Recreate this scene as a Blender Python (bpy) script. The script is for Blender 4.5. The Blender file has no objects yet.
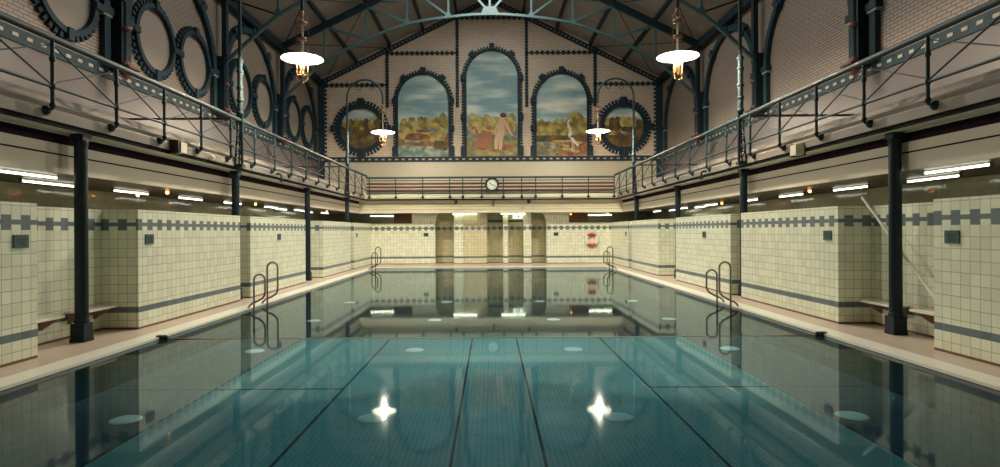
import bpy, math, random
from mathutils import Vector, Matrix
random.seed(7)
PI = math.pi
scn = bpy.context.scene
COL = scn.collection

# ------------------------------------------------------------------ mesh helper
class MB:
    def __init__(s):
        s.v = []; s.f = []; s.m = []; s.s = []
    def _add(s, vs, fs, m=0, sm=False):
        b = len(s.v)
        s.v.extend([tuple(p) for p in vs])
        for f in fs:
            s.f.append([b + i for i in f]); s.m.append(m); s.s.append(sm)
    def box(s, x0, x1, y0, y1, z0, z1, m=0):
        if x0 > x1: x0, x1 = x1, x0
        if y0 > y1: y0, y1 = y1, y0
        if z0 > z1: z0, z1 = z1, z0
        vs = [(x0,y0,z0),(x1,y0,z0),(x1,y1,z0),(x0,y1,z0),(x0,y0,z1),(x1,y0,z1),(x1,y1,z1),(x0,y1,z1)]
        s._add(vs, [(3,2,1,0),(4,5,6,7),(0,1,5,4),(1,2,6,5),(2,3,7,6),(3,0,4,7)], m)
        return s
    def bar(s, p, q, w, h, up=(0,0,1), m=0):
        p = Vector(p); q = Vector(q); d = (q-p).normalized(); up = Vector(up)
        a = d.cross(up)
        if a.length < 1e-4: a = d.cross(Vector((1,0,0)))
        a.normalize(); b = a.cross(d).normalized()
        a *= w/2; b *= h/2
        vs = [p-a-b, p+a-b, p+a+b, p-a+b, q-a-b, q+a-b, q+a+b, q-a+b]
        s._add(vs, [(0,1,2,3),(7,6,5,4),(0,4,5,1),(1,5,6,2),(2,6,7,3),(3,7,4,0)], m)
        return s
    def tube(s, pts, r, n=8, closed=False, m=0):
        pts = [Vector(p) for p in pts]; k = len(pts); rs = r if isinstance(r, (list,tuple)) else [r]*k
        prev = None; rings = []
        for i, p in enumerate(pts):
            if closed: t = pts[(i+1)%k] - pts[i-1]
            else: t = pts[min(i+1,k-1)] - pts[max(i-1,0)]
            t.normalize()
            if prev is None:
                a = t.cross(Vector((0,0,1)))
                if a.length < 1e-3: a = t.cross(Vector((0,1,0)))
            else:
                a = prev - t*prev.dot(t)
                if a.length < 1e-4: a = t.cross(Vector((0,0,1)))
            a.normalize(); prev = a; b = t.cross(a)
            rings.append([p + (a*math.cos(2*PI*j/n) + b*math.sin(2*PI*j/n))*rs[i] for j in range(n)])
        vs = [v for ring in rings for v in ring]; fs = []
        for i in range(k if closed else k-1):
            i2 = (i+1) % k
            for j in range(n):
                j2 = (j+1) % n
                fs.append((i*n+j, i*n+j2, i2*n+j2, i2*n+j))
        s._add(vs, fs, m, True)
        if not closed:
            s._add(rings[0], [tuple(range(n-1,-1,-1))], m); s._add(rings[-1], [tuple(range(n))], m)
        return s
    def cyl(s, p, q, r, n=12, m=0):
        return s.tube([p, q], r, n, False, m)
    def lathe(s, prof, c=(0,0,0), n=16, m=0):
        cx, cy, cz = c; vs = []; fs = []
        for r, z in prof:
            for j in range(n):
                a = 2*PI*j/n; vs.append((cx+r*math.cos(a), cy+r*math.sin(a), cz+z))
        for i in range(len(prof)-1):
            for j in range(n):
                j2 = (j+1) % n; fs.append((i*n+j, i*n+j2, (i+1)*n+j2, (i+1)*n+j))
        s._add(vs, fs, m, True)
        return s
    def ball(s, c, r, n=10, m=0):
        k = 6
        return s.lathe([(max(1e-4, r*math.sin(PI*i/k)), -r*math.cos(PI*i/k)) for i in range(k+1)], c, n, m)
    def prism(s, poly, d0, d1, P, m=0):
        n = len(poly)
        vs = [P(a,b,d0) for a,b in poly] + [P(a,b,d1) for a,b in poly]
        fs = [tuple(range(n)), tuple(range(2*n-1, n-1, -1))] + [(i,(i+1)%n,n+(i+1)%n,n+i) for i in range(n)]
        s._add(vs, fs, m); return s
    def strip(s, inn, out, d0, d1, P, closed=False, m=0):
        k = len(inn)
        vs = [P(a,b,d0) for a,b in inn] + [P(a,b,d0) for a,b in out] + [P(a,b,d1) for a,b in inn] + [P(a,b,d1) for a,b in out]
        fs = []
        for i in range(k if closed else k-1):
            j = (i+1) % k
            fs += [(2*k+i,2*k+j,3*k+j,3*k+i),(i,j,2*k+j,2*k+i),(k+i,3*k+i,3*k+j,k+j),(i,k+i,k+j,j)]
        if not closed:
            fs += [(0,2*k,3*k,k),(k-1,2*k-1,4*k-1,3*k-1)]
        s._add(vs, fs, m); return s
    def rect(s, a0, a1, b0, b1, d0, d1, P, m=0):
        return s.prism([(a0,b0),(a1,b0),(a1,b1),(a0,b1)], d0, d1, P, m)
    def build(s, name, mats, parent=None, loc=(0,0,0), label=None, cat=None, group=None, kind=None, fix=True):
        me = bpy.data.meshes.new(name)
        L = Vector(loc)
        me.from_pydata([tuple(Vector(p)-L) for p in s.v], [], s.f)
        if not isinstance(mats, (list,tuple)): mats = [mats]
        for mt in mats: me.materials.append(mt)
        me.polygons.foreach_set('material_index', s.m)
        me.polygons.foreach_set('use_smooth', s.s)
        me.update()
        if fix:
            import bmesh
            bm = bmesh.new(); bm.from_mesh(me); bmesh.ops.recalc_face_normals(bm, faces=bm.faces); bm.to_mesh(me); bm.free()
        o = bpy.data.objects.new(name, me); COL.objects.link(o)
        if parent is not None: o.parent = parent
        else: o.location = loc
        tag(o, label, cat, group, kind)
        return o

def tag(o, label=None, cat=None, group=None, kind=None):
    for k, v in (('label',label),('category',cat),('group',group),('kind',kind)):
        if v: o[k] = v
    return o
def empty(name, loc=(0,0,0), label=None, cat=None, group=None, rz=0.0):
    o = bpy.data.objects.new(name, None); COL.objects.link(o); o.empty_display_size = 0.1
    o.location = loc; o.rotation_euler = (0,0,rz)
    return tag(o, label, cat, group)
def copy_tree(o, parent=None):
    c = o.copy(); COL.objects.link(c)
    if parent is not None: c.parent = parent
    for ch in list(o.children): copy_tree(ch, c)
    return c
class Proto:
    """first place() uses the built thing itself, every later one a copy of it and its parts"""
    def __init__(s, root): s.root = root; s.used = False
    def place(s, loc, label, rz=0.0, group=None):
        o = copy_tree(s.root) if s.used else s.root
        s.used = True
        o.location = loc; o.rotation_euler = (0,0,rz); tag(o, label, None, group)
        return o

# ------------------------------------------------------------------ materials
class NT:
    def __init__(s, name):
        s.mat = bpy.data.materials.new(name); s.mat.use_nodes = True
        s.t = s.mat.node_tree; s.t.nodes.clear()
        s.out = s.t.nodes.new('ShaderNodeOutputMaterial')
    def n(s, typ, **kw):
        nd = s.t.nodes.new(typ)
        for k, v in kw.items(): setattr(nd, k, v)
        return nd
    def l(s, a, b): s.t.links.new(a, b)
    def val(s, inp, v):
        if hasattr(v, 'is_output') or isinstance(v, bpy.types.NodeSocket): s.l(v, inp)
        else: inp.default_value = v
    def math(s, op, a, b=None, c=None):
        nd = s.n('ShaderNodeMath', operation=op)
        s.val(nd.inputs[0], a)
        if b is not None: s.val(nd.inputs[1], b)
        if c is not None: s.val(nd.inputs[2], c)
        return nd.outputs[0]
    def mix(s, fac, a, b):
        nd = s.n('ShaderNodeMix', data_type='RGBA')
        s.val(nd.inputs['Factor'], fac)
        ca = [i for i in nd.inputs if i.name == 'A' and i.type == 'RGBA'][0]
        cb = [i for i in nd.inputs if i.name == 'B' and i.type == 'RGBA'][0]
        s.val(ca, a if not isinstance(a, tuple) else (*a,1)); s.val(cb, b if not isinstance(b, tuple) else (*b,1))
        return [o for o in nd.outputs if o.type == 'RGBA'][0]
    def pos(s):
        g = s.n('ShaderNodeNewGeometry'); x = s.n('ShaderNodeSeparateXYZ'); s.l(g.outputs['Position'], x.inputs[0])
        return g.outputs['Position'], x.outputs[0], x.outputs[1], x.outputs[2]
    def noise(s, scale, vec=None, detail=2.0):
        nd = s.n('ShaderNodeTexNoise'); nd.inputs['Scale'].default_value = scale; nd.inputs['Detail'].default_value = detail
        if vec is not None: s.l(vec, nd.inputs['Vector'])
        return nd.outputs['Fac']
    def between(s, v, a, b):
        return s.math('MULTIPLY', s.math('GREATER_THAN', v, a), s.math('LESS_THAN', v, b))
    def bsdf(s, color, rough=0.5, metal=0.0, bump=None, bstr=0.2, spec=0.5):
        p = s.n('ShaderNodeBsdfPrincipled')
        s.val(p.inputs['Base Color'], color if not isinstance(color, tuple) else (*color,1))
        s.val(p.inputs['Roughness'], rough); p.inputs['Metallic'].default_value = metal
        p.inputs['Specular IOR Level'].default_value = spec
        if bump is not None:
            b = s.n('ShaderNodeBump'); b.inputs['Strength'].default_value = bstr; b.inputs['Distance'].default_value = 0.02
            s.l(bump, b.inputs['Height']); s.l(b.outputs[0], p.inputs['Normal'])
        s.l(p.outputs[0], s.out.inputs[0])
        return p

def paint(name, c, rough=0.45, metal=0.0, var=0.12, scale=6.0, spec=0.5):
    t = NT(name); P,_,_,_ = t.pos()
    nz = t.noise(scale, P)
    col = t.mix(nz, tuple(max(0,x*(1-var)) for x in c), tuple(min(1,x*(1+var)) for x in c))
    t.bsdf(col, rough, metal, spec=spec); return t.mat
def emit(name, c, strength):
    t = NT(name); e = t.n('ShaderNodeEmission'); e.inputs[0].default_value = (*c,1); e.inputs[1].default_value = strength
    t.l(e.outputs[0], t.out.inputs[0]); return t.mat

def tile_wall(name, base, frieze=True, rough=0.28, blue=(0.13,0.17,0.19), grout=(0.15,0.12,0.08), size=0.155, top=True, dado=True, wavy=0.0):
    t = NT(name); P,x,y,z = t.pos()
    h = t.math('ADD', x, y)
    hs = t.math('DIVIDE', t.math('ADD', h, 40.0), size)
    zs = t.math('DIVIDE', t.math('ADD', z, 8*size - 1.695 + 1.695 % size), size)
    zs = t.math('DIVIDE', t.math('SUBTRACT', z, 1.695 - 12*size), size)
    fh = t.math('FRACT', hs); fz = t.math('FRACT', zs)
    g = 0.055
    gh = t.math('LESS_THAN', fh, g); gz = t.math('LESS_THAN', fz, g)
    cell = t.n('ShaderNodeCombineXYZ'); t.l(t.math('FLOOR', hs), cell.inputs[0]); t.l(t.math('FLOOR', zs), cell.inputs[1])
    wn = t.n('ShaderNodeTexWhiteNoise', noise_dimensions='2D'); t.l(cell.outputs[0], wn.inputs['Vector'])
    col = t.mix(wn.outputs['Value'], tuple(c*0.90 for c in base), tuple(min(1,c*1.06) for c in base))
    if frieze:
        infr = t.between(z, 1.695, 1.89)
        blk = t.math('LESS_THAN', t.math('FRACT', t.math('DIVIDE', t.math('ADD', h, 40.0), 2*size)), 0.5)
        mid = t.between(z, 1.765, 1.83)
        dk = t.math('MULTIPLY', infr, t.math('MAXIMUM', blk, mid))
        # no horizontal tile joints inside the frieze
        gz = t.math('MULTIPLY', gz, t.math('SUBTRACT', 1.0, infr))
    if dado:
        dd = t.between(z, 0.285, 0.385)
        dk = t.math('MAXIMUM', dk, dd) if frieze else dd
    gr = t.math('MAXIMUM', gh, gz)
    if frieze or dado:
        bl = t.mix(wn.outputs['Value'], tuple(c*0.85 for c in blue), tuple(c*1.15 for c in blue))
        col = t.mix(dk, col, bl)
        gr = t.math('MULTIPLY', gr, t.math('SUBTRACT', 1.0, dk))
    col = t.mix(t.math('MULTIPLY', gr, 0.62), col, grout)
    foot = t.math('LESS_THAN', z, 0.035)
    col = t.mix(foot, col, (0.16,0.08,0.05))
    rg = t.math('MULTIPLY_ADD', gr, 0.4, rough)
    hgt = t.math('SUBTRACT', t.math('MULTIPLY', wn.outputs['Value'], 0.15+wavy), t.math('MULTIPLY', gr, 0.35))
    if wavy: hgt = t.math('ADD', hgt, t.math('MULTIPLY', t.noise(7.0, P), wavy*2))
    t.bsdf(col, rg, 0, hgt, 0.25)
    return t.mat

def brick_wall(name, base=(0.265,0.225,0.185), mortar=(0.05,0.038,0.034), dado=(0.105,0.091,0.088), dz=5.42):
    t = NT(name); P,x,y,z = t.pos()
    cm = t.n('ShaderNodeCombineXYZ'); t.l(t.math('ADD', x, y), cm.inputs[0]); t.l(z, cm.inputs[1])
    b = t.n('ShaderNodeTexBrick'); t.l(cm.outputs[0], b.inputs['Vector'])
    b.inputs['Scale'].default_value = 1.0; b.inputs['Brick Width'].default_value = 0.26; b.inputs['Row Height'].default_value = 0.085
    b.inputs['Mortar Size'].default_value = 0.013; b.inputs['Mortar Smooth'].default_value = 0.2; b.inputs['Bias'].default_value = -0.2
    b.inputs['Color1'].default_value = (*[c*0.92 for c in base],1); b.inputs['Color2'].default_value = (*[c*1.1 for c in base],1)
    b.inputs['Mortar'].default_value = (*mortar,1)
    nz = t.noise(0.8, P, 4.0)
    col = t.mix(t.math('MULTIPLY', nz, 0.35), b.outputs['Color'], (0.26,0.18,0.13))
    lo = t.math('LESS_THAN', z, dz)
    dcol = t.mix(t.noise(1.5, P), tuple(c*0.93 for c in dado), tuple(c*1.05 for c in dado))
    col = t.mix(lo, col, dcol)
    t.bsdf(col, 0.38, 0, t.math('MULTIPLY', t.math('SUBTRACT', 1.0, lo), t.math('SUBTRACT', 1.0, b.outputs['Fac'])), 0.25)
    return t.mat

def floor_tiles(name, base, size, grout, rough=0.3, line=0.06, gstr=0.5):
    t = NT(name); P,x,y,z = t.pos()
    xs = t.math('DIVIDE', t.math('ADD', x, 50.0), size); ys = t.math('DIVIDE', t.math('ADD', y, 50.0), size)
    gr = t.math('MAXIMUM', t.math('LESS_THAN', t.math('FRACT', xs), line), t.math('LESS_THAN', t.math('FRACT', ys), line))
    nz = t.noise(1.3, P, 4.0)
    col = t.mix(nz, tuple(c*0.85 for c in base), tuple(c*1.12 for c in base))
    col = t.mix(t.math('MULTIPLY', gr, gstr), col, grout)
    t.bsdf(col, rough, 0, t.math('SUBTRACT', 1.0, gr), 0.1); return t.mat

def slat_floor(name, base, pitch=0.055):
    t = NT(name); P,x,y,z = t.pos()
    fr = t.math('FRACT', t.math('DIVIDE', t.math('ADD', x, 50.0), pitch))
    gap = t.math('LESS_THAN', fr, 0.22)
    nz = t.noise(0.7, P, 4.0); nz2 = t.noise(9.0, P, 2.0)
    col = t.mix(nz, tuple(c*0.82 for c in base), tuple(c*1.18 for c in base))
    col = t.mix(t.math('MULTIPLY', gap, 0.34), col, tuple(c*0.25 for c in base))
    col = t.mix(t.math('MULTIPLY', t.math('GREATER_THAN', nz2, 0.66), 0.35), col, tuple(c*0.45 for c in base))
    t.bsdf(col, 0.6); return t.mat

def water_mat():
    t = NT('pool_water')
    P,x,y,z = t.pos()
    mp = t.n('ShaderNodeMapping'); mp.inputs['Scale'].default_value = (1.0, 0.5, 1.0); t.l(P, mp.inputs['Vector'])
    nz = t.noise(1.4, mp.outputs[0], 2.0)
    b = t.n('ShaderNodeBump'); b.inputs['Strength'].default_value = 0.05; b.inputs['Distance'].default_value = 0.02
    t.l(nz, b.inputs['Height'])
    fr = t.n('ShaderNodeFresnel'); fr.inputs['IOR'].default_value = 1.33
    tr = t.n('ShaderNodeBsdfTransparent'); tr.inputs[0].default_value = (0.72,0.93,0.96,1)
    gl = t.n('ShaderNodeBsdfGlossy'); gl.inputs['Color'].default_value = (0.76,0.87,0.92,1); gl.inputs['Roughness'].default_value = 0.042
    t.l(b.outputs[0], gl.inputs['Normal'])
    mx = t.n('ShaderNodeMixShader'); t.l(fr.outputs[0], mx.inputs[0]); t.l(tr.outputs[0], mx.inputs[1]); t.l(gl.outputs[0], mx.inputs[2])
    t.l(mx.outputs[0], t.out.inputs[0]); return t.mat

def glass_mat(name, tint=(0.95,0.95,0.9)):
    t = NT(name)
    fr = t.n('ShaderNodeFresnel'); fr.inputs['IOR'].default_value = 1.45
    tr = t.n('ShaderNodeBsdfTransparent'); tr.inputs[0].default_value = (*tint,1)
    gl = t.n('ShaderNodeBsdfGlossy'); gl.inputs['Roughness'].default_value = 0.03
    mx = t.n('ShaderNodeMixShader'); t.l(fr.outputs[0], mx.inputs[0]); t.l(tr.outputs[0], mx.inputs[1]); t.l(gl.outputs[0], mx.inputs[2])
    t.l(mx.outputs[0], t.out.inputs[0]); return t.mat

def sky_paint():
    t = NT('painted_sky'); P,x,y,z = t.pos()
    mp = t.n('ShaderNodeMapping'); mp.inputs['Scale'].default_value = (0.55, 1.0, 2.3); t.l(P, mp.inputs['Vector'])
    nz = t.noise(0.9, mp.outputs[0], 5.0)
    ramp = t.n('ShaderNodeValToRGB'); t.l(nz, ramp.inputs[0])
    e = ramp.color_ramp.elements
    e[0].position = 0.38; e[0].color = (0.22,0.37,0.40,1); e[1].position = 0.68; e[1].color = (0.80,0.80,0.66,1)
    m = ramp.color_ramp.elements.new(0.52); m.color = (0.40,0.54,0.52,1)
    t.bsdf(ramp.outputs[0], 0.6); return t.mat
def blotch(name, a, b, scale=3.0, c=None):
    t = NT(name); P,_,_,_ = t.pos(); nz = t.noise(scale, P, 5.0)
    ramp = t.n('ShaderNodeValToRGB'); t.l(nz, ramp.inputs[0]); e = ramp.color_ramp.elements
    e[0].position = 0.36; e[0].color = (*a,1); e[1].position = 0.64; e[1].color = (*b,1)
    if c: k = e.new(0.5); k.color = (*c,1)
    t.bsdf(ramp.outputs[0], 0.6); return t.mat

M = {}
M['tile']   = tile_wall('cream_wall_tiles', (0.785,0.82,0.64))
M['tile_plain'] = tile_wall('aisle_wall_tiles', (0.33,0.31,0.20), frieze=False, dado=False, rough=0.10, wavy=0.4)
M['tile_portal'] = tile_wall('portal_tiles', (0.66,0.62,0.40))
M['brick']  = brick_wall('glazed_brick')
M['brick_far_lit'] = brick_wall('far_glazed_brick_lit', base=(0.74,0.61,0.46), mortar=(0.42,0.33,0.25), dado=(0.46,0.42,0.31))  # side wall brick and dado, with missing light put into a brighter colour
M['plaster_far_lit'] = paint('far_fascia_lit_plaster', (0.66,0.63,0.46), 0.5, var=0.05, scale=2)  # lit copy of the gallery plaster, brighter light at the far end painted in
M['plaster'] = paint('cream_plaster', (0.58,0.53,0.44), 0.5, var=0.05, scale=2)  # beam colour lifted to offset the shade under the cornice
M['cornice'] = paint('dimmed_cornice_plaster', (0.23,0.208,0.178), 0.6, var=0.05, scale=2, spec=0.2)  # gallery plaster dimmed in colour, stands in for weaker light on the cornice
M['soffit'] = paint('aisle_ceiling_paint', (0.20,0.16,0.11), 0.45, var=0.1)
M['band_dark'] = paint('plum_fascia_band', (0.022,0.010,0.018), 0.8, spec=0.05)
M['steel_edge'] = paint('dark_steel_edge', (0.006,0.007,0.008), 0.8, spec=0.05)
M['iron'] = paint('blue_green_iron_paint', (0.021,0.047,0.056), 0.55, var=0.2, spec=0.3)
M['iron_dark'] = paint('dark_iron_paint', (0.007,0.018,0.025), 0.5, var=0.2, spec=0.25)
M['iron_light'] = paint('sea_green_truss_paint', (0.036,0.090,0.097), 0.4, var=0.15)
M['glaze'] = paint('dark_glazed_brick', (0.015,0.034,0.045), 0.5, var=0.45, scale=14, spec=0.18)
M['glaze_white'] = paint('white_glazed_brick', (0.34,0.31,0.25), 0.3)
M['rust'] = paint('rust_red_paint', (0.085,0.026,0.020), 0.45)
M['oxide'] = paint('oxide_brown_iron', (0.07,0.022,0.018), 0.45)
M['medal'] = paint('frosted_beige_pane', (0.25,0.205,0.165), 0.5, var=0.08, scale=1.2)
M['roof'] = paint('roof_boards', (0.27,0.235,0.225), 0.7, var=0.2, scale=3)
M['deck'] = floor_tiles('deck_tiles', (0.60,0.49,0.39), 0.10, (0.28,0.22,0.17), 0.32, gstr=0.3)
M['coping'] = paint('white_coping', (0.92,0.90,0.78), 0.3, var=0.05)
M['coping_edge'] = paint('coping_dark_joint', (0.07,0.055,0.045), 0.5)  # thin dark joint below the white coping
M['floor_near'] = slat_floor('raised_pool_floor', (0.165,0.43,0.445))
M['floor_side'] = slat_floor('side_pool_floor', (0.030,0.078,0.115))  # dimness of deeper water put into the colour of the side strips
M['floor_far'] = slat_floor('deep_pool_floor', (0.018,0.032,0.034))  # dark of deep water painted into the floor colour
M['pool_wall'] = floor_tiles('pool_wall_tiles', (0.035,0.075,0.095), 0.15, (0.02,0.05,0.07))
M['seam'] = paint('floor_panel_seam', (0.006,0.014,0.018), 0.7)
M['disc'] = paint('white_inlet_cover', (0.80,1.0,0.96), 0.5, var=0.05)
M['water'] = water_mat()
M['plaque'] = paint('dark_teal_plaque', (0.022,0.085,0.095), 0.35)
M['plaque_line'] = paint('plaque_raised_lines', (0.006,0.018,0.022), 0.4)
M['bench'] = paint('white_bench_board', (0.75,0.73,0.60), 0.35, var=0.05)
M['bracket'] = paint('bench_bracket', (0.25,0.14,0.10), 0.5)
M['chrome'] = paint('brushed_steel', (0.30,0.25,0.21), 0.25, metal=1.0, var=0.1)
M['pale_steel'] = paint('pale_pole', (0.85,0.82,0.75), 0.3, var=0.05)
M['red'] = paint('lifebuoy_red', (0.42,0.03,0.03), 0.5)
M['white'] = paint('white_enamel', (0.80,0.78,0.70), 0.3, var=0.03)
M['black'] = paint('black_paint', (0.008,0.008,0.009), 0.35)
M['clock_face'] = paint('clock_face', (0.55,0.66,0.56), 0.4, var=0.03)
M['brass'] = paint('aged_brass', (0.20,0.11,0.045), 0.4, metal=0.5)
M['lampbrown'] = paint('brown_lamp_collar', (0.22,0.11,0.05), 0.4)
M['enamel'] = paint('lamp_shade_enamel', (0.85,0.82,0.72), 0.4, var=0.02)
M['glass'] = glass_mat('guard_glass')
M['pane'] = glass_mat('added_skylight_glass', (0.9,0.95,0.92))  # panes of the added skylight
M['bulb'] = emit('glowing_bulb', (1.0,0.85,0.64), 4000.0)
M['tube'] = emit('fluorescent_tube', (0.95,1.0,0.80), 4.5)
M['tube_far'] = emit('fluorescent_tube_end', (0.95,1.0,0.68), 10.0)
M['amber'] = emit('amber_bulb', (1.0,0.33,0.07), 9.0)
M['exit'] = emit('lit_exit_panel', (0.95,1.0,0.72), 1.6)
M['sign_green'] = paint('dark_green_sign', (0.008,0.040,0.028), 0.4)
M['rope_white'] = paint('pale_rope', (0.62,0.60,0.50), 0.6)
M['rope_red'] = paint('red_rope_floats', (0.46,0.20,0.11), 0.5)
M['doorwood'] = paint('brown_varnished_door', (0.20,0.085,0.03), 0.4, var=0.3, scale=4)
M['boxcream'] = paint('cream_lamp_box', (0.66,0.62,0.48), 0.4, var=0.03)
# paints of the murals
M['sky'] = sky_paint()
M['trees'] = blotch('painted_trees', (0.13,0.10,0.02), (0.55,0.44,0.12), 2.6, (0.33,0.25,0.06))
M['trees_dark'] = blotch('painted_dark_trees', (0.045,0.035,0.012), (0.20,0.13,0.03), 2.2, (0.11,0.07,0.02))
M['trees_gold'] = blotch('painted_gold_trees', (0.28,0.20,0.05), (0.62,0.50,0.17), 3.5)
M['reeds'] = blotch('painted_red_bank', (0.14,0.06,0.02), (0.36,0.20,0.06), 4.0, (0.26,0.10,0.04))
M['lake'] = blotch('painted_water', (0.08,0.15,0.15), (0.42,0.42,0.28), 2.6, (0.17,0.25,0.21))
M['meadow'] = blotch('painted_meadow', (0.12,0.14,0.06), (0.34,0.27,0.11), 3.0)
M['skin'] = paint('painted_skin', (0.62,0.40,0.24), 0.6, var=0.15)
M['skin_red'] = paint('painted_ruddy_skin', (0.36,0.13,0.07), 0.6, var=0.25)
M['hair'] = paint('painted_dark_hair', (0.08,0.03,0.02), 0.6)
M['heron'] = paint('painted_pale_bird', (0.75,0.73,0.62), 0.6)

# ------------------------------------------------------------------ key dimensions
XP = 5.22           # pool edge
YE = 27.0           # far pool edge
XB = 6.04           # face of the tiled partitions
XR = 6.65           # back of the recesses
XC = 6.25           # iron columns
XG = 6.0            # gallery rail
XW = 9.3            # upper side walls
YW = 31.9           # far wall
YEND = 29.7         # tiled end wall under the far gallery
YRAIL = 28.5
HT = 2.05           # partition height
ZS = 2.55           # beam underside
BAY = [9.0, 14.55, 20.1, 25.65]
SIDE = {-1: 'round-window side', 1: 'lifebuoy side'}
SN = {-1: 'left', 1: 'right'}
EAVE = 9.9; SLOPE = 0.488
roofz = lambda x: EAVE + SLOPE*(XW-abs(x))

# ------------------------------------------------------------------ the setting
b = MB()
for s in (-1,1): b.box(s*5.55, s*XW, -2, YW, -0.2, 0)
b.box(-5.55, 5.55, YE+0.33, YW, -0.2, 0); b.box(-5.55, 5.55, -2, 1.0, -0.2, 0)
b.build('floor', M['deck'], kind='structure')
b = MB()
def rim(x0,x1,y0,y1):
    b.box(x0,x1,y0,y1,-0.022,0.015); b.box(x0,x1,y0,y1,-0.2,-0.022, 1)
rim(-5.55,-XP,1.0,YE+0.33); rim(XP,5.55,1.0,YE+0.33); rim(-XP,XP,YE,YE+0.33); rim(-XP,XP,1.0,1.3)
b.build('pool_coping', [M['coping'], M['coping_edge']], kind='structure')
ZF, ZD, YS = -0.48, -0.53, 11.86
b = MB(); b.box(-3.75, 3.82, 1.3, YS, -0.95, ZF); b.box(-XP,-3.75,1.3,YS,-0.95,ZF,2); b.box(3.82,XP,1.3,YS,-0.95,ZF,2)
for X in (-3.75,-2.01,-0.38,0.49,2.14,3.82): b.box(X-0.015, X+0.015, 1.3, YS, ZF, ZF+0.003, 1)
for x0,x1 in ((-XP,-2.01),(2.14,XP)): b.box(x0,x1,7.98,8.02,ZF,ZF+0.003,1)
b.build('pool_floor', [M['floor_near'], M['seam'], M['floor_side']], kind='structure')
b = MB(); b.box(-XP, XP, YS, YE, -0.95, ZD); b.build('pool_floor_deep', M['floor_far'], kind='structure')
b = MB()
for s in (-1,1): b.box(s*XP, s*(XP+0.2), 1.3, YE, -0.95, -0.19)
b.box(-XP,XP,YE,YE+0.2,-0.95,-0.19); b.box(-XP,XP,1.1,1.3,-0.95,-0.19)
b.build('pool_wall', M['pool_wall'], kind='structure')
b = MB(); b.box(-XP+0.001, XP-0.001, 1.301, YE-0.001, -0.05, -0.028)
b.f = [b.f[1]]; b.m = b.m[:1]; b.s = b.s[:1]
b.build('pool_water', M['water'], kind='structure', fix=False)

# upper walls and roof
for s in (-1,1):
    b = MB(); b.box(s*XW, s*(XW+0.3), -2, YW+0.3, ZS, EAVE+0.1)
    b.build('wall_'+SN[s], M['brick'], kind='structure')
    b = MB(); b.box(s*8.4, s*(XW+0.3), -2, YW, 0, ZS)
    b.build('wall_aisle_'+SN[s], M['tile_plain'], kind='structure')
b = MB(); PF = lambda a,bb,d: (a, YW-d, bb)
b.prism([(-XW,ZS),(XW,ZS),(XW,EAVE),(0,roofz(0)),(-XW,EAVE)], 0, -0.3, PF)
b.build('wall_back', M['brick_far_lit'], kind='structure')
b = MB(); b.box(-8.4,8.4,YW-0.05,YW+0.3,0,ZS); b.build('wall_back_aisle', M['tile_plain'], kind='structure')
b = MB(); b.box(-XW-0.3,XW+0.3,-2.3,-2,0,EAVE); b.prism([(-XW,EAVE),(XW,EAVE),(0,roofz(0))], 0, 0.3, lambda a,bb,d:(a,-2-d,bb))
b.build('wall_front', paint('white_end_wall',(0.85,0.80,0.70),0.6,var=0.03), kind='structure')
b = MB()
def slope_panel(s, x0, x1, y0, y1):
    P = lambda a,z,d: (s*a, d, z)
    b.prism([(x0,roofz(x0)),(x1,roofz(x1)),(x1,roofz(x1)+0.15),(x0,roofz(x0)+0.15)], y0, y1, P)
SKX, SKY0, SKY1 = 1.9, 12.0, 25.5  # roof opening for an added, unseen skylight
for s in (-1,1):
    slope_panel(s, SKX, XW+0.3, -2.3, YW+0.3)
    slope_panel(s, 0, SKX, -2.3, SKY0); slope_panel(s, 0, SKX, SKY1, YW+0.3)
b.build('ceiling', M['roof'], kind='structure')
b = MB()
for s in (-1,1):
    P = lambda a,z,d: (s*a, d, z)
    b.prism([(0,roofz(0)+0.08),(SKX,roofz(SKX)+0.08),(SKX,roofz(SKX)+0.10),(0,roofz(0)+0.10)], SKY0, SKY1, P, 1)
    for k in range(22):
        y = SKY0 + k*(SKY1-SKY0)/21
        b.bar((s*0.02,y,roofz(0)+0.06),(s*SKX,y,roofz(SKX)+0.06),0.05,0.08)
b.build('added_skylight', [M['iron_dark'], M['pane']], kind='structure')  # invented ridge glazing out of view, added to justify the fill light
for s in (-1,1):
    b = MB(); b.box(s*9.02, s*9.3, 3.0, YW, 9.58, 9.86); b.build('ceiling_eave_beam', M['iron_dark'], kind='structure')
    for X in (1.8,3.6,5.4,7.2):
        b = MB(); z = roofz(X)-0.09
        b.box(s*X-0.06, s*X+0.06, 3.0, YW, z-0.09, z+0.09)
        b.build('ceiling_purlin', M['iron_dark'], kind='structure')
    for y0,y1 in ((14.55,20.1),(20.1,25.65),(25.65,31.9)):
        b = MB()
        b.cyl((s*8.9,y0,roofz(8.9)-0.25),(s*5.4,y1,roofz(5.4)-0.25),0.02,6)
        b.cyl((s*8.9,y1,roofz(8.9)-0.25),(s*5.4,y0,roofz(5.4)-0.25),0.02,6)
        b.build('ceiling_brace', M['iron_dark'], kind='structure')

# partitions with recesses
BLOCKS = {-1: [(-2,7.85),(10.1,14.2),(14.8,19.2),(21.2,25.4),(26.0,YEND)], 1: [(-2,8.05),(10.27,14.25),(14.87,19.3),(21.3,25.4),(26.0,YEND)]}
for s in (-1,1):
    for y0,y1 in BLOCKS[s]:
        b = MB(); b.box(s*XB, s*(XR+0.1), y0, y1, 0, HT); b.build('wall_partition', M['tile'], kind='structure')
    for (_,y0),(y1,_) in zip(BLOCKS[s],BLOCKS[s][1:]):
        b = MB(); b.box(s*XR, s*(XR+0.1), y0, y1, 0, HT); b.build('wall_recess', M['tile'], kind='structure')

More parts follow.
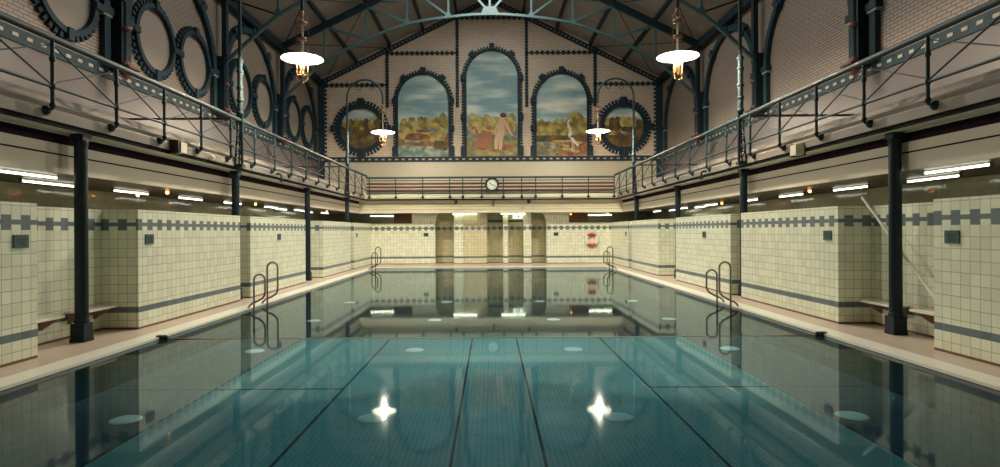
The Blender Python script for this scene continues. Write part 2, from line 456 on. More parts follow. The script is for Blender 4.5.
# end wall under the far gallery
px = lambda u, Y: (u-491)*Y/590.0
E = lambda u: px(u, YEND)
b = MB()
def pier(u0,u1,top=ZS+0.1,d=0.0,depth=0.3): b.box(E(u0),E(u1),YEND+d,YEND+d+depth,0,top)
b.box(-XR, E(412), YEND, YEND+0.2, 0, HT); pier(412,435); pier(454,463); pier(503.2,508); pier(523.5,531.2); pier(546.5,569)
b.box(E(569), XR, YEND, YEND+0.2, 0, HT)
b.build('wall_end', M['tile'], kind='structure')
b = MB()
b.box(E(463),E(487),YEND+0.12,YEND+0.3,0,ZS+0.1)
b.build('wall_end_panel', M['tile_portal'], kind='structure')
b = MB()
for u0,u1,dd in ((435,454,1.0),(487,503.2,0.9),(508,523.5,0.9),(531.2,546.5,1.0)):
    b.box(E(u0)-0.05,E(u1)+0.05,YEND+dd,YEND+dd+0.1,0,ZS+0.1)
    b.box(E(u0)-0.05,E(u0),YEND+0.3,YEND+dd,0,ZS+0.1); b.box(E(u1),E(u1)+0.05,YEND+0.3,YEND+dd,0,ZS+0.1)
b.build('wall_end_niche', M['tile_portal'], kind='structure')
b = MB()
PE = lambda a,z,d: (a, YEND-d, z)
for sg,u in ((1,435),(-1,546.5)):
    x0 = E(u); pts = [(x0,ZS+0.1),(x0,1.95)]
    for k in range(9):
        a = PI/2*k/8; pts.append((x0+sg*0.42*(1-math.cos(a)), 1.95+0.7*math.sin(a)))
    b.prism(pts, -0.3, 0.0, PE)
b.build('wall_end_arch', M['tile'], kind='structure')

# ------------------------------------------------------------------ galleries
def gallery_profile():
    # (out, z): out = distance from the hall axis (side) or Y (far end, shifted)
    return [(6.45,ZS),(6.45,2.99),(6.47,2.99),(6.47,3.13),(6.43,3.13),(6.43,3.16),(6.12,3.15),(6.12,3.225),
            (6.10,3.225),(6.10,3.36),(6.12,3.385),(6.155,3.40),(6.16,3.47),(6.19,3.50),(6.20,3.55),(6.20,3.60),(6.30,3.60),(6.30,3.5),(XW,3.5),(XW,ZS+0.02)]
def profile_mat(i):
    # material per profile edge
    return {2:1, 3:1, 5:0, 6:2, 0:0}.get(i, 4 if i > 6 else 0)
prof = gallery_profile()
for s in (-1,1):
    b = MB(); n = len(prof)
    vs = [(s*p[0], -2, p[1]) for p in prof] + [(s*p[0], YRAIL+0.15+(p[0]-6.14), p[1]) for p in prof]
    for i in range(n):
        j = (i+1) % n
        m = 3 if i == n-1 else profile_mat(i)
        b._add([vs[i],vs[j],vs[n+j],vs[n+i]], [(0,1,2,3)], m)
    zz = 2.83
    b.box(s*6.447, s*6.46, -2, YRAIL+0.4, zz-0.012, zz+0.012, 1)
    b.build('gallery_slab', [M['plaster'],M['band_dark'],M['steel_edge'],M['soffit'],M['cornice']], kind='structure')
b = MB(); n = len(prof)
off = YRAIL + 0.15 - 6.14
L1 = [(-p[0] if p[0] < 9 else -XW, p[0]+off if p[0] < 9 else YW, p[1]) for p in prof]
L2 = [(-x,y,z) for x,y,z in L1]
for i in range(n):
    j = (i+1) % n; m = 3 if i == n-1 else {6:2}.get(i, 0)
    b._add([L1[i],L1[j],L2[j],L2[i]], [(0,1,2,3)], m)
for zz in (2.72,2.86,3.02): b.box(-6.45,6.45,YRAIL+0.446,YRAIL+0.47,zz-0.01,zz+0.01,4)
b.build('gallery_slab_far', [M['plaster_far_lit'],M['band_dark'],M['steel_edge'],M['soffit'],paint('fascia_groove',(0.33,0.30,0.21),0.5)], kind='structure')

# ------------------------------------------------------------------ iron columns
r = empty('iron_column', (0,0,0), None, 'column')
MB().lathe([(0.094,0.28),(0.092,1.6),(0.090,3.0)], n=16).build('shaft', M['iron_dark'], r)
b = MB(); b.box(-0.112,0.112,-0.112,0.112,0.0,0.05); b.box(-0.104,0.104,-0.104,0.104,0.05,0.28)
b.lathe([(0.10,0.28),(0.108,0.31),(0.093,0.35)], n=16); b.build('base', M['iron_dark'], r)
b = MB(); b.lathe([(0.091,2.98),(0.100,3.0),(0.100,3.06),(0.092,3.08)], n=16); b.box(-0.098,0.098,-0.098,0.098,3.06,3.15); b.build('capital', M['iron_dark'], r)
pc = Proto(r)
CW = {0:'standing full height in the bench recess', 1:'seen above the partition behind the near ladder',
      2:'standing clear in the middle recess', 3:'last before the far gallery'}
for s in (-1,1):
    for k,y in enumerate(BAY):
        pc.place(((-XC if s<0 else (6.34,6.28,6.37,6.33)[k]),y+((0.25,0.1,0,0)[k] if s>0 else (0,-0.1,0,0)[k]),0), 'dark iron column %s, %s' % (CW[k], SIDE[s]), 0, 'iron columns under the galleries')

# ------------------------------------------------------------------ wall bands and arches (setting)
def PS(s):   # plane of a side wall: a = Y, b = Z, d = out of the wall
    return lambda a,bb,d: (s*(XW-d), a, bb)
def dotted_band(b, P, a0, a1, z0, z1, d=0.05, step=0.36):
    b.rect(a0,a1,z0,z1,0,d,P,0)
    n = int((a1-a0)/step); zc=(z0+z1)/2
    for k in range(n):
        a = a0+(k+0.5)*(a1-a0)/n
        b.rect(a-0.075,a+0.075,zc-0.035,zc+0.035,d,d+0.012,P,1)
for s in (-1,1):
    b = MB(); dotted_band(b, PS(s), 3.0, YW, 5.40, 5.68)
    b.build('trim_frieze_'+SN[s], [M['glaze'],M['glaze_white']], kind='structure')
def arch_path(ca, zs, r, z0, n=28):
    return [(ca-r,z0)] + [(ca-r*math.cos(PI*k/n), zs+r*math.sin(PI*k/n)) for k in range(n+1)] + [(ca+r,z0)]
def teeth_path(b, P, ca, zs, r, z0, size, length, step, d, m=0, legs=True):
    # small header bricks standing out along an arch contour of radius r
    n = int(PI*r/step)
    for k in range(n):
        a0 = PI*(k+0.25)/n; a1 = PI*(k+0.75)/n
        pts = [(ca-rr*math.cos(a), zs+rr*math.sin(a)) for rr,a in ((r,a0),(r+length,a0),(r+length,a1),(r,a1))]
        b.prism(pts, 0, d, P, m)
    if legs:
        k = int((zs-z0)/step)
        for i in range(k):
            za = z0+(i+0.25)*(zs-z0)/k; zb = z0+(i+0.75)*(zs-z0)/k
            b.rect(ca-r-length,ca-r,za,zb,0,d,P,m); b.rect(ca+r,ca+r+length,za,zb,0,d,P,m)
tn = 0
for s in (-1,1):
    for cy in (11.78,17.33,22.88,28.75):
        tn += 1; P = PS(s); b = MB()
        b.strip(arch_path(cy,7.0,2.26,5.68), arch_path(cy,7.0,2.48,5.68), 0, 0.14, P)
        teeth_path(b, P, cy, 7.0, 2.48, 5.68, 0, 0.10, 0.135, 0.07)
        for a in (0.28,0.5,0.72):
            t = PI*a; c0,s0 = math.cos(t),math.sin(t)
            b.bar(P(cy-2.22*c0,7+2.22*s0,0.09),P(cy-2.60*c0,7+2.60*s0,0.09),0.26,0.2,(1,0,0))
        for sg in (-1,1): b.rect(cy+sg*2.37-0.2,cy+sg*2.37+0.2,6.92,7.10,0,0.18,P); b.rect(cy+sg*2.37-0.17,cy+sg*2.37+0.17,6.86,6.92,0.0,0.15,P,1)
        b.build('trim_%d' % tn, [M['glaze'],M['glaze_white']], kind='structure')
# corner pilasters of the far wall and its bead bands
b = MB()
def beaded(p, q, w=0.07, bead=0.21, step=0.27, d=0.06):
    (a0,z0),(a1,z1) = p,q; L = math.hypot(a1-a0,z1-z0); ux,uz = (a1-a0)/L,(z1-z0)/L; nx,nz = -uz,ux
    b.prism([(a0-nx*w/2,z0-nz*w/2),(a1-nx*w/2,z1-nz*w/2),(a1+nx*w/2,z1+nz*w/2),(a0+nx*w/2,z0+nz*w/2)],0,d,PF)
    n = int(L/step)
    for k in range(n+1):
        t = k*L/n; cx,cz = a0+ux*t,z0+uz*t; h=bead/2; g = min(0.075,step*0.27)
        b.prism([(cx-ux*g-nx*h,cz-uz*g-nz*h),(cx+ux*g-nx*h,cz+uz*g-nz*h),(cx+ux*g+nx*h,cz+uz*g+nz*h),(cx-ux*g+nx*h,cz-uz*g+nz*h)],0,d+0.02,PF)
F = lambda u: px(u+0.8, YW)
Fz = lambda v: 1.65 + (231-v)*YW/590.0
for sg in (-1,1):
    X1, X2, X3 = (F(594.9),F(526.6),9.1) if sg>0 else (F(387.4),F(457.4),-9.1)
    beaded((X1,Fz(52)),(X1,Fz(106)),0.11,0.18,0.17)
    beaded((X2,Fz(17)),(X2,Fz(106)),0.11,0.18,0.17)
    beaded((X3,Fz(84.5)),(X1,Fz(84.5))); beaded((X1,Fz(53)),(X2,Fz(53)))
    # frieze that follows the gable
    a0,a1 = 9.2, 0.0
    for dz,w in ((-0.28,0.30),):
        z0,z1 = roofz(a0)+dz, roofz(a1)+dz
        b.prism([(sg*a0,z0-w/2),(sg*a1,z1-w/2),(sg*a1,z1+w/2),(sg*a0,z0+w/2)],0,0.06,PF)
        for k in range(46):
            t=(k+0.5)/46; cx=sg*(a0+(a1-a0)*t); cz=z0+(z1-z0)*t
            b.rect(cx-0.05,cx+0.05,cz-0.045,cz+0.045,0.06,0.075,PF,1)
    # toothed corner strips
    b.rect(sg*9.27,sg*8.95,5.6,9.7,0,0.1,PF)
    for k in range(18): b.rect(sg*8.95,sg*8.83,5.7+k*0.22,5.82+k*0.22,0,0.06,PF)
    b.rect(sg*9.25,sg*8.95,3.55,5.4,0,0.08,PF)
beaded((F(457),Fz(18)),(F(525),Fz(18)))
b.build('trim_back', [M['glaze'],paint('gable_frieze_beads',(0.20,0.16,0.12),0.4)], kind='structure')
b = MB(); dotted_band(b, PF, -9.25, 9.25, 5.40, 5.68)
b.build('trim_frieze_back', [M['glaze'],M['glaze_white']], kind='structure')

# ------------------------------------------------------------------ colonnettes under the truss feet
r = empty('wall_colonnette', (0,0,0), None, 'colonnette')
b = MB(); b.lathe([(0.10,0.25),(0.09,0.6),(0.085,1.0)], n=12); b.lathe([(0.085,1.12),(0.08,1.5),(0.09,1.75)], n=12); b.box(-0.06,0.22,-0.12,0.12,1.7,1.95); b.build('shaft', M['iron_dark'], r)
b = MB(); b.lathe([(0.03,-0.22),(0.10,-0.12),(0.20,-0.02),(0.22,0.04),(0.18,0.06)], n=12); b.box(-0.24,0.24,-0.24,0.24,0.06,0.12); b.lathe([(0.15,0.12),(0.16,0.18),(0.10,0.26)], n=12); b.build('corbel', M['rust'], r)
b = MB(); b.lathe([(0.09,0.99),(0.14,1.02),(0.14,1.08),(0.09,1.13)], n=12); b.build('collar', M['rust'], r)
b = MB(); b.box(-0.02,0.28,-0.16,0.16,0.1,2.0); b.build('back_plate', M['iron_dark'], r)
pc = Proto(r)
CN = ['first along the wall', 'second along, past near lamp post', 'third along the wall']
for s in (-1,1):
    for k,y in enumerate(BAY[1:]):
        pc.place((s*9.0, y, 5.62), 'iron wall colonnette on rust red corbel, %s, %s' % (CN[k], SIDE[s]), 0 if s>0 else PI, 'colonnettes carrying the roof trusses')

# ------------------------------------------------------------------ roof trusses
NODES = [(9.0,7.45),(7.2,9.05),(5.4,10.0),(3.6,10.68),(1.8,10.96),(0.0,11.08)]
def chord_z(x):
    for (x0,z0),(x1,z1) in zip(NODES, NODES[1:]):
        if x1 <= x <= x0: return z0+(z1-z0)*(x0-x)/(x0-x1)
r = empty('roof_truss', (0,0,0), None, 'roof truss')
for s in (-1,1):
    b = MB(); b.bar((s*9.2,0,roofz(9.2)-0.32),(0,0,roofz(0)-0.32),0.14,0.28); b.build('rafter', M['iron_dark'], r)
b = MB()
for s in (-1,1):
    for (x0,z0),(x1,z1) in zip(NODES, NODES[1:]):
        for k in range(3):
            t0,t1 = k/3,(k+1)/3
            bulge = lambda t: 0.03*4*t*(1-t)
            b.bar((s*(x0+(x1-x0)*t0),0,z0+(z1-z0)*t0+bulge(t0)),(s*(x0+(x1-x0)*t1),0,z0+(z1-z0)*t1+bulge(t1)),0.11,0.10)
    for x,z in NODES[1:-1]:
        b.prism([(s*x-0.17,z-0.02),(s*x+0.17,z-0.02),(s*x+0.06,z+0.2),(s*x-0.06,z+0.2)],-0.05,0.05,lambda a,z_,d:(a,d,z_))
b.prism([(-0.42,11.04),(0.42,11.04),(0.25,11.4),(-0.25,11.4)],-0.05,0.05,lambda a,z_,d:(a,d,z_))
b.build('arched_chord', M['iron_light'], r)
for s in (-1,1):
    for (x,z) in NODES[1:-1]:
        MB().bar((s*x,0,z),(s*x,0,roofz(x)-0.3),0.08,0.08,(0,1,0)).build('post', M['iron_light'], r)
    for (xo,_),(xi,zi) in zip(NODES[1:-1], NODES[2:]):
        MB().bar((s*xo,0,roofz(xo)-0.38),(s*xi,0,zi+0.05),0.09,0.09,(0,1,0)).build('diagonal', M['iron_light'], r)
    b = MB(); b.bar((s*9.0,0,roofz(9.0)-0.4),(s*7.2,0,9.05),0.05,0.05,(0,1,0)); b.build('eave_strut', M['iron_dark'], r)
    b = MB(); b.bar((s*9.02,0,7.4),(s*9.02,0,9.75),0.16,0.2,(0,1,0)); b.build('wall_post', M['iron_dark'], r)
    b = MB(); b.tube([(s*3.85,0,12.2),(s*3.95,0,11.72),(s*4.05,0,11.66),(s*4.8,0,11.66),(s*4.9,0,11.72),(s*5.0,0,12.0)],0.05,6); b.build('walkway_bracket', M['iron_light'], r)
MB().bar((0,0,11.08),(0,0,roofz(0)-0.3),0.09,0.09,(0,1,0)).build('king_post', M['iron_light'], r)
pc = Proto(r)
for y,l in ((BAY[3],'farthest'),(BAY[2],'middle'),(BAY[1],'near')):
    pc.place((0,y,0), {'farthest':'sea green arched iron truss spanning high above the three murals','middle':'iron roof truss landing on colonnettes just beyond the near pendant lamps','near':'iron roof truss whose ends show at the top corners of the view'}[l], 0, 'iron roof trusses')

# ------------------------------------------------------------------ round windows on one side wall
r = empty('round_window', (0,0,0), None, 'round window')
PL = lambda a,bb,d: (d, a, bb)
def circ(R,n=48): return [(R*math.cos(2*PI*k/n),R*math.sin(2*PI*k/n)) for k in range(n)]
b = MB(); b.strip(circ(0.83),circ(0.96),0,0.15,PL,True)
for k in range(38):
    a0 = 2*PI*(k+0.22)/38; a1 = 2*PI*(k+0.78)/38
    b.prism([(R*math.cos(a),R*math.sin(a)) for R,a in ((0.96,a0),(1.085,a0),(1.085,a1),(0.96,a1))],0,0.09,PL)
for k in range(4):
    a = PI/2*k; c0,s0=math.cos(a),math.sin(a)
    b.bar((0.10,0.82*c0,0.82*s0),(0.10,1.085*c0,1.085*s0),0.17,0.18,(1,0,0))
b.build('frame', M['glaze'], r)
b = MB(); b.prism(circ(0.84),0.0,0.03,PL); b.build('pane', M['medal'], r)
pc = Proto(r)
cyl_ = [(11.78,-1,'first bay, cut by the top edge of the view'),(11.78,1,'first bay, beside the first colonnette'),(17.33,-1,'second bay, the one hard against the first colonnette'),(17.33,1,'second bay, the one farther along'),
        (22.88,-1,'third bay, the one behind the lamp post'),(22.88,1,'third bay, the one farther along'),(28.75,-1,'last bay, the one behind the pipe strut'),(28.75,1,'last bay, the one beside the far corner')]
for cy,sg,l in cyl_:
    if cy == 11.78 and sg < 0: continue
    pc.place((-XW, cy+sg*1.09, 6.95), 'round beige window in toothed ring, ' + l.replace('behind the pipe strut','nearer the third colonnette'), 0, 'round windows in the side wall')

# ------------------------------------------------------------------ murals on the far wall
def blob(b, cx, cz, rx, rz, d, m, n=14, jag=0.12):
    pts = []
    for k in range(n):
        a = 2*PI*k/n; j = 1+random.uniform(-jag,jag)
        pts.append((cx+rx*j*math.cos(a), cz+rz*j*math.sin(a)))
    b.prism(pts, 0.0, d, PF, m)
def mural(name, u0, u1, vtop, vspring, label, scene_fn, base_v=156.5):
    x0,x1 = F(u0),F(u1); cx=(x0+x1)/2; R=(x1-x0)/2; zs=Fz(vspring); z0=5.70; ztop=Fz(vtop)
    ky = (ztop-zs)/R
    ro = empty(name, (cx,YW,z0), label, 'mural', 'painted murals on the far wall')
    loc = (cx,YW,z0)
    def ap(r,n=28): return [(cx-r,z0)]+[(cx-r*math.cos(PI*k/n), zs+(r*ky if r<=R else R*ky+(r-R))*math.sin(PI*k/n)) for k in range(n+1)]+[(cx+r,z0)]
    b = MB(); b.prism(ap(R+0.02),0.0,0.012,PF,0)
    scene_fn(b,cx,R,z0,zs)
    b.build('painting', [M['sky'],M['trees'],M['trees_dark'],M['trees_gold'],M['reeds'],M['lake'],M['meadow'],M['skin'],M['skin_red'],M['hair'],M['heron']], ro, loc)
    b = MB(); b.strip(ap(R),ap(R+0.13),0,0.14,PF)
    n = int(PI*R/0.14)
    for k in range(n):
        a0,a1 = PI*(k+0.22)/n,PI*(k+0.78)/n
        b.prism([(cx-rr*math.cos(a), zs+(R*ky+(rr-R))*math.sin(a)) for rr,a in ((R+0.13,a0),(R+0.26,a0),(R+0.26,a1),(R+0.13,a1))],0,0.08,PF)
    k = int((zs-z0)/0.15)
    for i in range(k):
        za=z0+(i+0.22)*(zs-z0)/k; zb=z0+(i+0.78)*(zs-z0)/k
        for sg in (-1,1): b.rect(cx+sg*(R+0.13),cx+sg*(R+0.26),za,zb,0,0.08,PF)
    b.build('frame', M['glaze'], ro, loc)
    for t in (PI/2,PI*0.27,PI*0.73):
        c0,s0=math.cos(t),math.sin(t); b=MB()
        p = lambda rr: (cx-rr*c0, YW-0.12, zs+(R*ky+(rr-R))*s0)
        b.bar(p(R+0.02),p(R+0.36),0.28,0.22,(0,1,0)); b.build('keystone', M['glaze'], ro, loc)
    for sg in (-1,1):
        for zz,hh in ((zs-0.13,0.28),((z0+zs)/2-0.14,0.28),(z0,0.5)):
            b=MB(); b.rect(cx+sg*(R+0.0),cx+sg*(R+0.31),zz,zz+hh,0,0.20,PF); b.build('spring_block', M['glaze'], ro, loc)
def treeline(b,cx,R,z,h,m,n,d,lo=0.5):
    for k in range(n):
        x = cx-R*0.9+1.8*R*(k+0.5)/n+random.uniform(-.1,.1); rx = min(1.8*R/n*random.uniform(0.55,0.8), R-abs(x-cx)); 
        blob(b,x,z+h*random.uniform(0.3,0.5),max(0.12,rx),h*random.uniform(lo,0.75),d+0.0004*k,m)
def land(b,cx,R,z0,zh):
    b.rect(cx-R,cx+R,z0,zh,0.0,0.014,PF,5)
def sc_left(b,cx,R,z0,zs):
    zh=z0+1.3; land(b,cx,R,z0,zh)
    treeline(b,cx,R,zh-0.05,0.9,1,6,0.016); treeline(b,cx,R,zh-0.35,0.6,3,5,0.021,0.4)
    b.rect(cx-R,cx+R,zh-0.75,zh-0.2,0,0.020,PF,4)
    blob(b,cx+0.95,zh-0.75,0.42,0.28,0.025,2); blob(b,cx+0.1,zh-0.15,0.45,0.3,0.0255,3)
    for k in range(6): blob(b,cx+random.uniform(-.8,.8),z0+random.uniform(0.8,1.5),random.uniform(.3,.6),0.07,0.026+k*0.0004,random.choice([4,3,5]))
    blob(b,cx-0.35,z0+1.05,0.7,0.2,0.029,4)
    b.prism([(cx-R,z0),(cx+R,z0),(cx+R,z0+0.25),(cx,z0+0.55),(cx-R,z0+0.62)],0,0.027,PF,5)
def sc_mid(b,cx,R,z0,zs):
    zh=z0+1.62; land(b,cx,R,z0,zh)
    treeline(b,cx,R,zh-0.2,0.8,1,6,0.016); treeline(b,cx,R,zh-0.3,0.75,3,4,0.021,0.45)
    b.rect(cx-R,cx+R,zh-0.85,zh-0.55,0,0.0235,PF,5)
    b.prism([(cx-R,z0),(cx+R,z0),(cx+R,z0+1.0),(cx+0.2,z0+1.15),(cx-R,z0+1.0)],0,0.024,PF,6)
    # a bather standing, and a second figure reclining on the bank
    B=lambda x,z,rx,rz,m,d: blob(b,cx+x,z0+z*0.9-0.03,rx*0.95,rz*0.9,d,m,12,0.05)
    poly=lambda pts,m,d: b.prism([(cx+x,z0+z*0.9-0.03) for x,z in pts],0,d,PF,m)
    poly([(0.12,0.45),(0.28,0.45),(0.36,1.0),(0.42,1.35),(0.22,1.4),(0.1,1.0)],7,0.028)
    poly([(0.36,0.4),(0.50,0.4),(0.58,1.0),(0.66,1.4),(0.36,1.4)],7,0.0285)
    poly([(0.2,1.3),(0.68,1.3),(0.62,1.75),(0.78,2.12),(0.62,2.3),(0.34,2.18),(0.28,1.75)],7,0.029)
    poly([(0.68,2.15),(0.82,2.1),(1.02,1.5),(1.14,1.25),(1.06,1.2),(0.9,1.45),(0.66,1.9)],7,0.0295)
    poly([(0.36,2.1),(0.3,2.05),(0.05,1.5),(0.1,1.3),(0.2,1.3),(0.2,1.5)],7,0.0297)
    B(0.68,2.42,0.13,0.17,7,0.030); B(0.60,2.48,0.2,0.16,9,0.0305)
    poly([(-0.9,0.55),(-0.2,0.6),(0.05,0.75),(-0.1,0.95),(-0.35,1.0),(-0.3,1.55),(-0.55,1.6),(-0.7,1.0),(-0.95,0.8)],8,0.0275)
    poly([(-0.95,1.6),(-0.8,1.65),(-0.55,0.8),(-0.35,0.65),(-0.5,0.55),(-0.72,0.75)],8,0.0278)
    B(-0.16,1.72,0.13,0.16,8,0.028); poly([(-0.35,1.5),(-0.05,1.5),(0.02,0.9),(-0.3,0.95)],8,0.0281); B(-1.0,1.72,0.14,0.1,8,0.0276)
    B(0.7,0.55,0.6,0.16,4,0.0274); B(-0.4,0.5,0.5,0.1,4,0.0273)
    for k in range(8): B(random.uniform(-1.3,1.3),random.uniform(0.1,0.5),random.uniform(.15,.35),0.05,random.choice([3,4,6]),0.0262+k*0.0002)
def sc_right(b,cx,R,z0,zs):
    zh=z0+1.3; land(b,cx,R,z0,zh)
    b.prism([(cx-R,zh-0.5),(cx+R,zh-0.5),(cx+R,zh+0.55),(cx+0.6,zh+0.75),(cx-0.2,zh+0.42),(cx-R,zh+0.6)],0,0.016,PF,3)
    treeline(b,cx,R,zh-0.1,0.75,1,7,0.0165); blob(b,cx+0.85,zh+0.25,0.55,0.8,0.0205,1)
    b.rect(cx-R,cx+R,zh-0.55,zh-0.2,0,0.021,PF,2); blob(b,cx+0.2,zh-0.6,0.95,0.14,0.023,3)
    b.prism([(cx-0.35,z0),(cx+R,z0),(cx+R,z0+0.95),(cx+0.5,z0+0.75),(cx-0.2,z0+0.7)],0,0.024,PF,4)
    b.prism([(cx-R,z0),(cx-0.3,z0),(cx-0.6,z0+0.5),(cx-R,z0+0.65)],0,0.0235,PF,6)
    for k in range(10): blob(b,cx+random.uniform(-1.2,1.2),z0+random.uniform(0.15,0.7),random.uniform(.12,.35),0.07,0.0245+k*0.0003,random.choice([3,4,6,1]))
    P2=lambda pts,m,d: b.prism([(cx+0.25+x,z0+z) for x,z in pts],0,d,PF,m)
    P2([(0.2,0.95),(0.34,1.0),(0.7,0.55),(0.62,0.5),(0.3,0.8)],10,0.029); P2([(0.18,0.95),(0.34,1.2),(0.26,1.4),(0.14,1.75),(0.2,1.95),(0.12,2.0),(0.05,1.75),(0.16,1.4),(0.1,1.1)],10,0.0295)
    P2([(0.2,1.97),(0.02,1.92),(0.1,2.0)],4,0.030)
    for q in (0.3,0.4): P2([(q,0.2),(q+0.03,0.2),(q+0.03,0.85),(q,0.85)],10,0.0285)
mural('arched_mural', 398.0, 448.5, 74.5, 101, 'arched mural of golden trees and a stream, beside the lamp on the round-window side', sc_left)
mural('arched_mural', 466.5, 517.4, 51.0, 78, 'tallest arched mural, of a pale bather and a ruddy reclining figure', sc_mid)
mural('arched_mural', 536.0, 586.5, 74.5, 101, 'arched mural of a pale heron by a lake, on the lifebuoy side', sc_right)
def roundel(uc, vc, label):
    cx,cz = F(uc),Fz(vc); R=1.10; loc=(cx,YW,cz)
    ro = empty('round_mural', loc, label, 'mural', 'painted murals on the far wall')
    C = lambda R_,n=40: [(cx+R_*math.cos(2*PI*k/n),cz+R_*math.sin(2*PI*k/n)) for k in range(n)]
    b=MB(); b.prism(C(R+0.02),0,0.012,PF,0)
    hz = cz+0.42
    low=[(x,z) for x,z in C(R+0.015) if z<hz]; low=sorted(low,key=lambda p: math.atan2(p[1]-cz,p[0]-cx) if math.atan2(p[1]-cz,p[0]-cx)<PI/2-0.3 else math.atan2(p[1]-cz,p[0]-cx)-2*PI)
    b.prism(low,0,0.014,PF,2)
    for k in range(7): 
        x=cx-0.85+1.7*k/6; blob(b,x,hz-0.12-0.1*random.random(),0.2,0.3 if abs(x-cx)<0.6 else 0.2,0.016+0.0004*k,random.choice([1,3,2]))
    for k in range(12):
        a=random.uniform(-.7,.7); blob(b,cx+a,cz+random.uniform(-.75,0.05),random.uniform(.12,.26),0.07,0.0195+0.0003*k,random.choice([4,3,2,5,2]))
    b.build('painting', [M['sky'],M['trees'],M['trees_dark'],M['trees_gold'],M['reeds'],M['lake']], ro, loc)
    b=MB(); b.strip(C(R),C(R+0.23),0,0.14,PF,True)
    for k in range(46):
        a0=2*PI*(k+0.2)/46; a1=2*PI*(k+0.8)/46
        b.prism([(cx+rr*math.cos(a),cz+rr*math.sin(a)) for rr,a in ((R+0.23,a0),(R+0.42,a0),(R+0.42,a1),(R+0.23,a1))],0,0.09,PF)
    b.build('frame', M['glaze'], ro, loc)
    for k in range(4):
        a=PI/2*k; c0,s0=math.cos(a),math.sin(a); b=MB()
        b.bar((cx+(R-0.02)*c0,YW-0.1,cz+(R-0.02)*s0),(cx+(R+0.52)*c0,YW-0.1,cz+(R+0.52)*s0),0.34,0.2,(0,1,0)); b.build('keystone', M['glaze'], ro, loc)
roundel(361.0,128,'round landscape mural in toothed ring, beside the far corner on the round-window side')
roundel(623.0,128,'round landscape mural in toothed ring, on the lifebuoy side of the far wall')

# ------------------------------------------------------------------ gallery railings
def side_rail(s):
    ro = empty('gallery_railing', (s*XG,8,3.5), 'dark green iron gallery railing along the %s' % ('wall of round windows' if s<0 else 'wall of plain brick arches'), 'railing', 'gallery railings')
    loc=(s*XG,8,3.5); X=s*XG
    MB().tube([(X,3,4.33),(X,YRAIL,4.33)],0.05,10).build('top_rail', M['iron'], ro, loc)
    MB().tube([(X,3,3.66),(X,YRAIL,3.66)],0.022,8).build('bottom_rail', M['iron'], ro, loc)
    ys=[8.09+1.385*k for k in range(-3,15)]
    for y in ys:
        b=MB(); b.tube([(X,y,4.31),(X,y,3.42),(X+s*0.01,y,3.36),(X+s*0.06,y,3.34),(X+s*0.13,y,3.34)],0.026,8)
        b.lathe([(0.027,4.0),(0.04,4.02),(0.04,4.06),(0.027,4.08)],(X,y,0),8); b.lathe([(0.027,3.62),(0.042,3.64),(0.042,3.69),(0.027,3.71)],(X,y,0),8)
        po=b.build('post', M['iron'], ro, loc)
        b=MB(); b.ball((X+s*0.10,y,3.34),0.068); b.ball((X,y,3.41),0.042); b.build('foot_boss', M['iron_dark'], po, loc)
    for y0,y1 in zip(ys,ys[1:]+[YRAIL]):
        if y1<7.5: continue
        MB().cyl((X,y0,4.24),(X,y1,3.68),0.014,6).build('brace', M['iron'], ro, loc)
        MB().cyl((X+s*0.03,y0,3.70),(X+s*0.03,y1,4.24),0.009,6).build('brace', M['iron'], ro, loc)
    return ro
for s in (-1,1): side_rail(s)
ro = empty('gallery_railing', (0,YRAIL,3.5), 'straight iron railing with brown bars across the far gallery, below the murals', 'railing', 'gallery railings'); loc=(0,YRAIL,3.5)
for i,(v,rr,m,nm) in enumerate(((177.3,0.05,'iron','top_rail'),(180.2,0.022,'iron','rail'),(183.2,0.05,'oxide','pipe'),(186.6,0.05,'oxide','pipe'),(190.0,0.05,'oxide','pipe'),(193.3,0.026,'iron','rail'),(197.6,0.018,'iron','bottom_rail'))):
    z=1.65+(231-v)*YRAIL/590; yy=YRAIL+(0.07 if m=='oxide' else 0)
    MB().tube([(-XG,yy,z),(XG,yy,z)],rr,8).build(nm, M[m], ro, loc)
for u in (369.5,396,423,450,463,482,503.7,522,536,562.5,588.7,614.5):
    x=px(u,YRAIL); b=MB(); b.tube([(x,YRAIL,4.26),(x,YRAIL,3.42),(x,YRAIL+0.06,3.34),(x,YRAIL+0.14,3.33)],0.026,8)
    po=b.build('post', M['iron'], ro, loc); MB().ball((x,YRAIL+0.03,3.30),0.075).build('foot_boss', M['iron_dark'], po, loc)

# ------------------------------------------------------------------ lamp posts and pendants
r = empty('lamp_post', (0,0,0), None, 'lamp post')   # local: origin at gallery rail, arm reaches +x
pts=[(0,0,0.9),(0,0,3.7)]+[(0.75-0.75*math.cos(PI*k/16),0,3.7+0.75*math.sin(PI*k/16)) for k in range(1,17)]+[(1.5,0,3.42)]
MB().tube(pts,0.042,10).build('pole', M['iron'], r)
b=MB()
for z in (0.95,1.25,1.55,1.95,2.2): b.lathe([(0.043,z-0.05),(0.085,z-0.03),(0.085,z+0.03),(0.043,z+0.05)],n=12)
b.lathe([(0.065,0.9),(0.06,2.2)],n=12); b.build('collar', M['iron'], r)
b=MB(); b.cyl((0.04,0,-0.3),(0.04,0,1.0),0.035,8); b.cyl((-0.08,0.12,-0.3),(-0.02,0.04,0.95),0.02,8); b.cyl((-0.08,-0.12,-0.3),(-0.02,-0.04,0.95),0.02,8)
for k in range(3):
    for sg in (-1,1):
        z=-0.15+k*0.36
        b.tube([(-0.02,sg*0.04,z),(-0.02,sg*(0.16),z+0.06),(-0.02,sg*0.18,z+0.16),(-0.02,sg*0.08,z+0.2),(-0.02,sg*0.05,z+0.13),(-0.02,sg*0.1,z+0.1)],0.016,6)
b.box(-0.16,0.08,-0.09,0.09,-0.36,-0.28); b.build('scrolled_foot', M['iron_dark'], r)
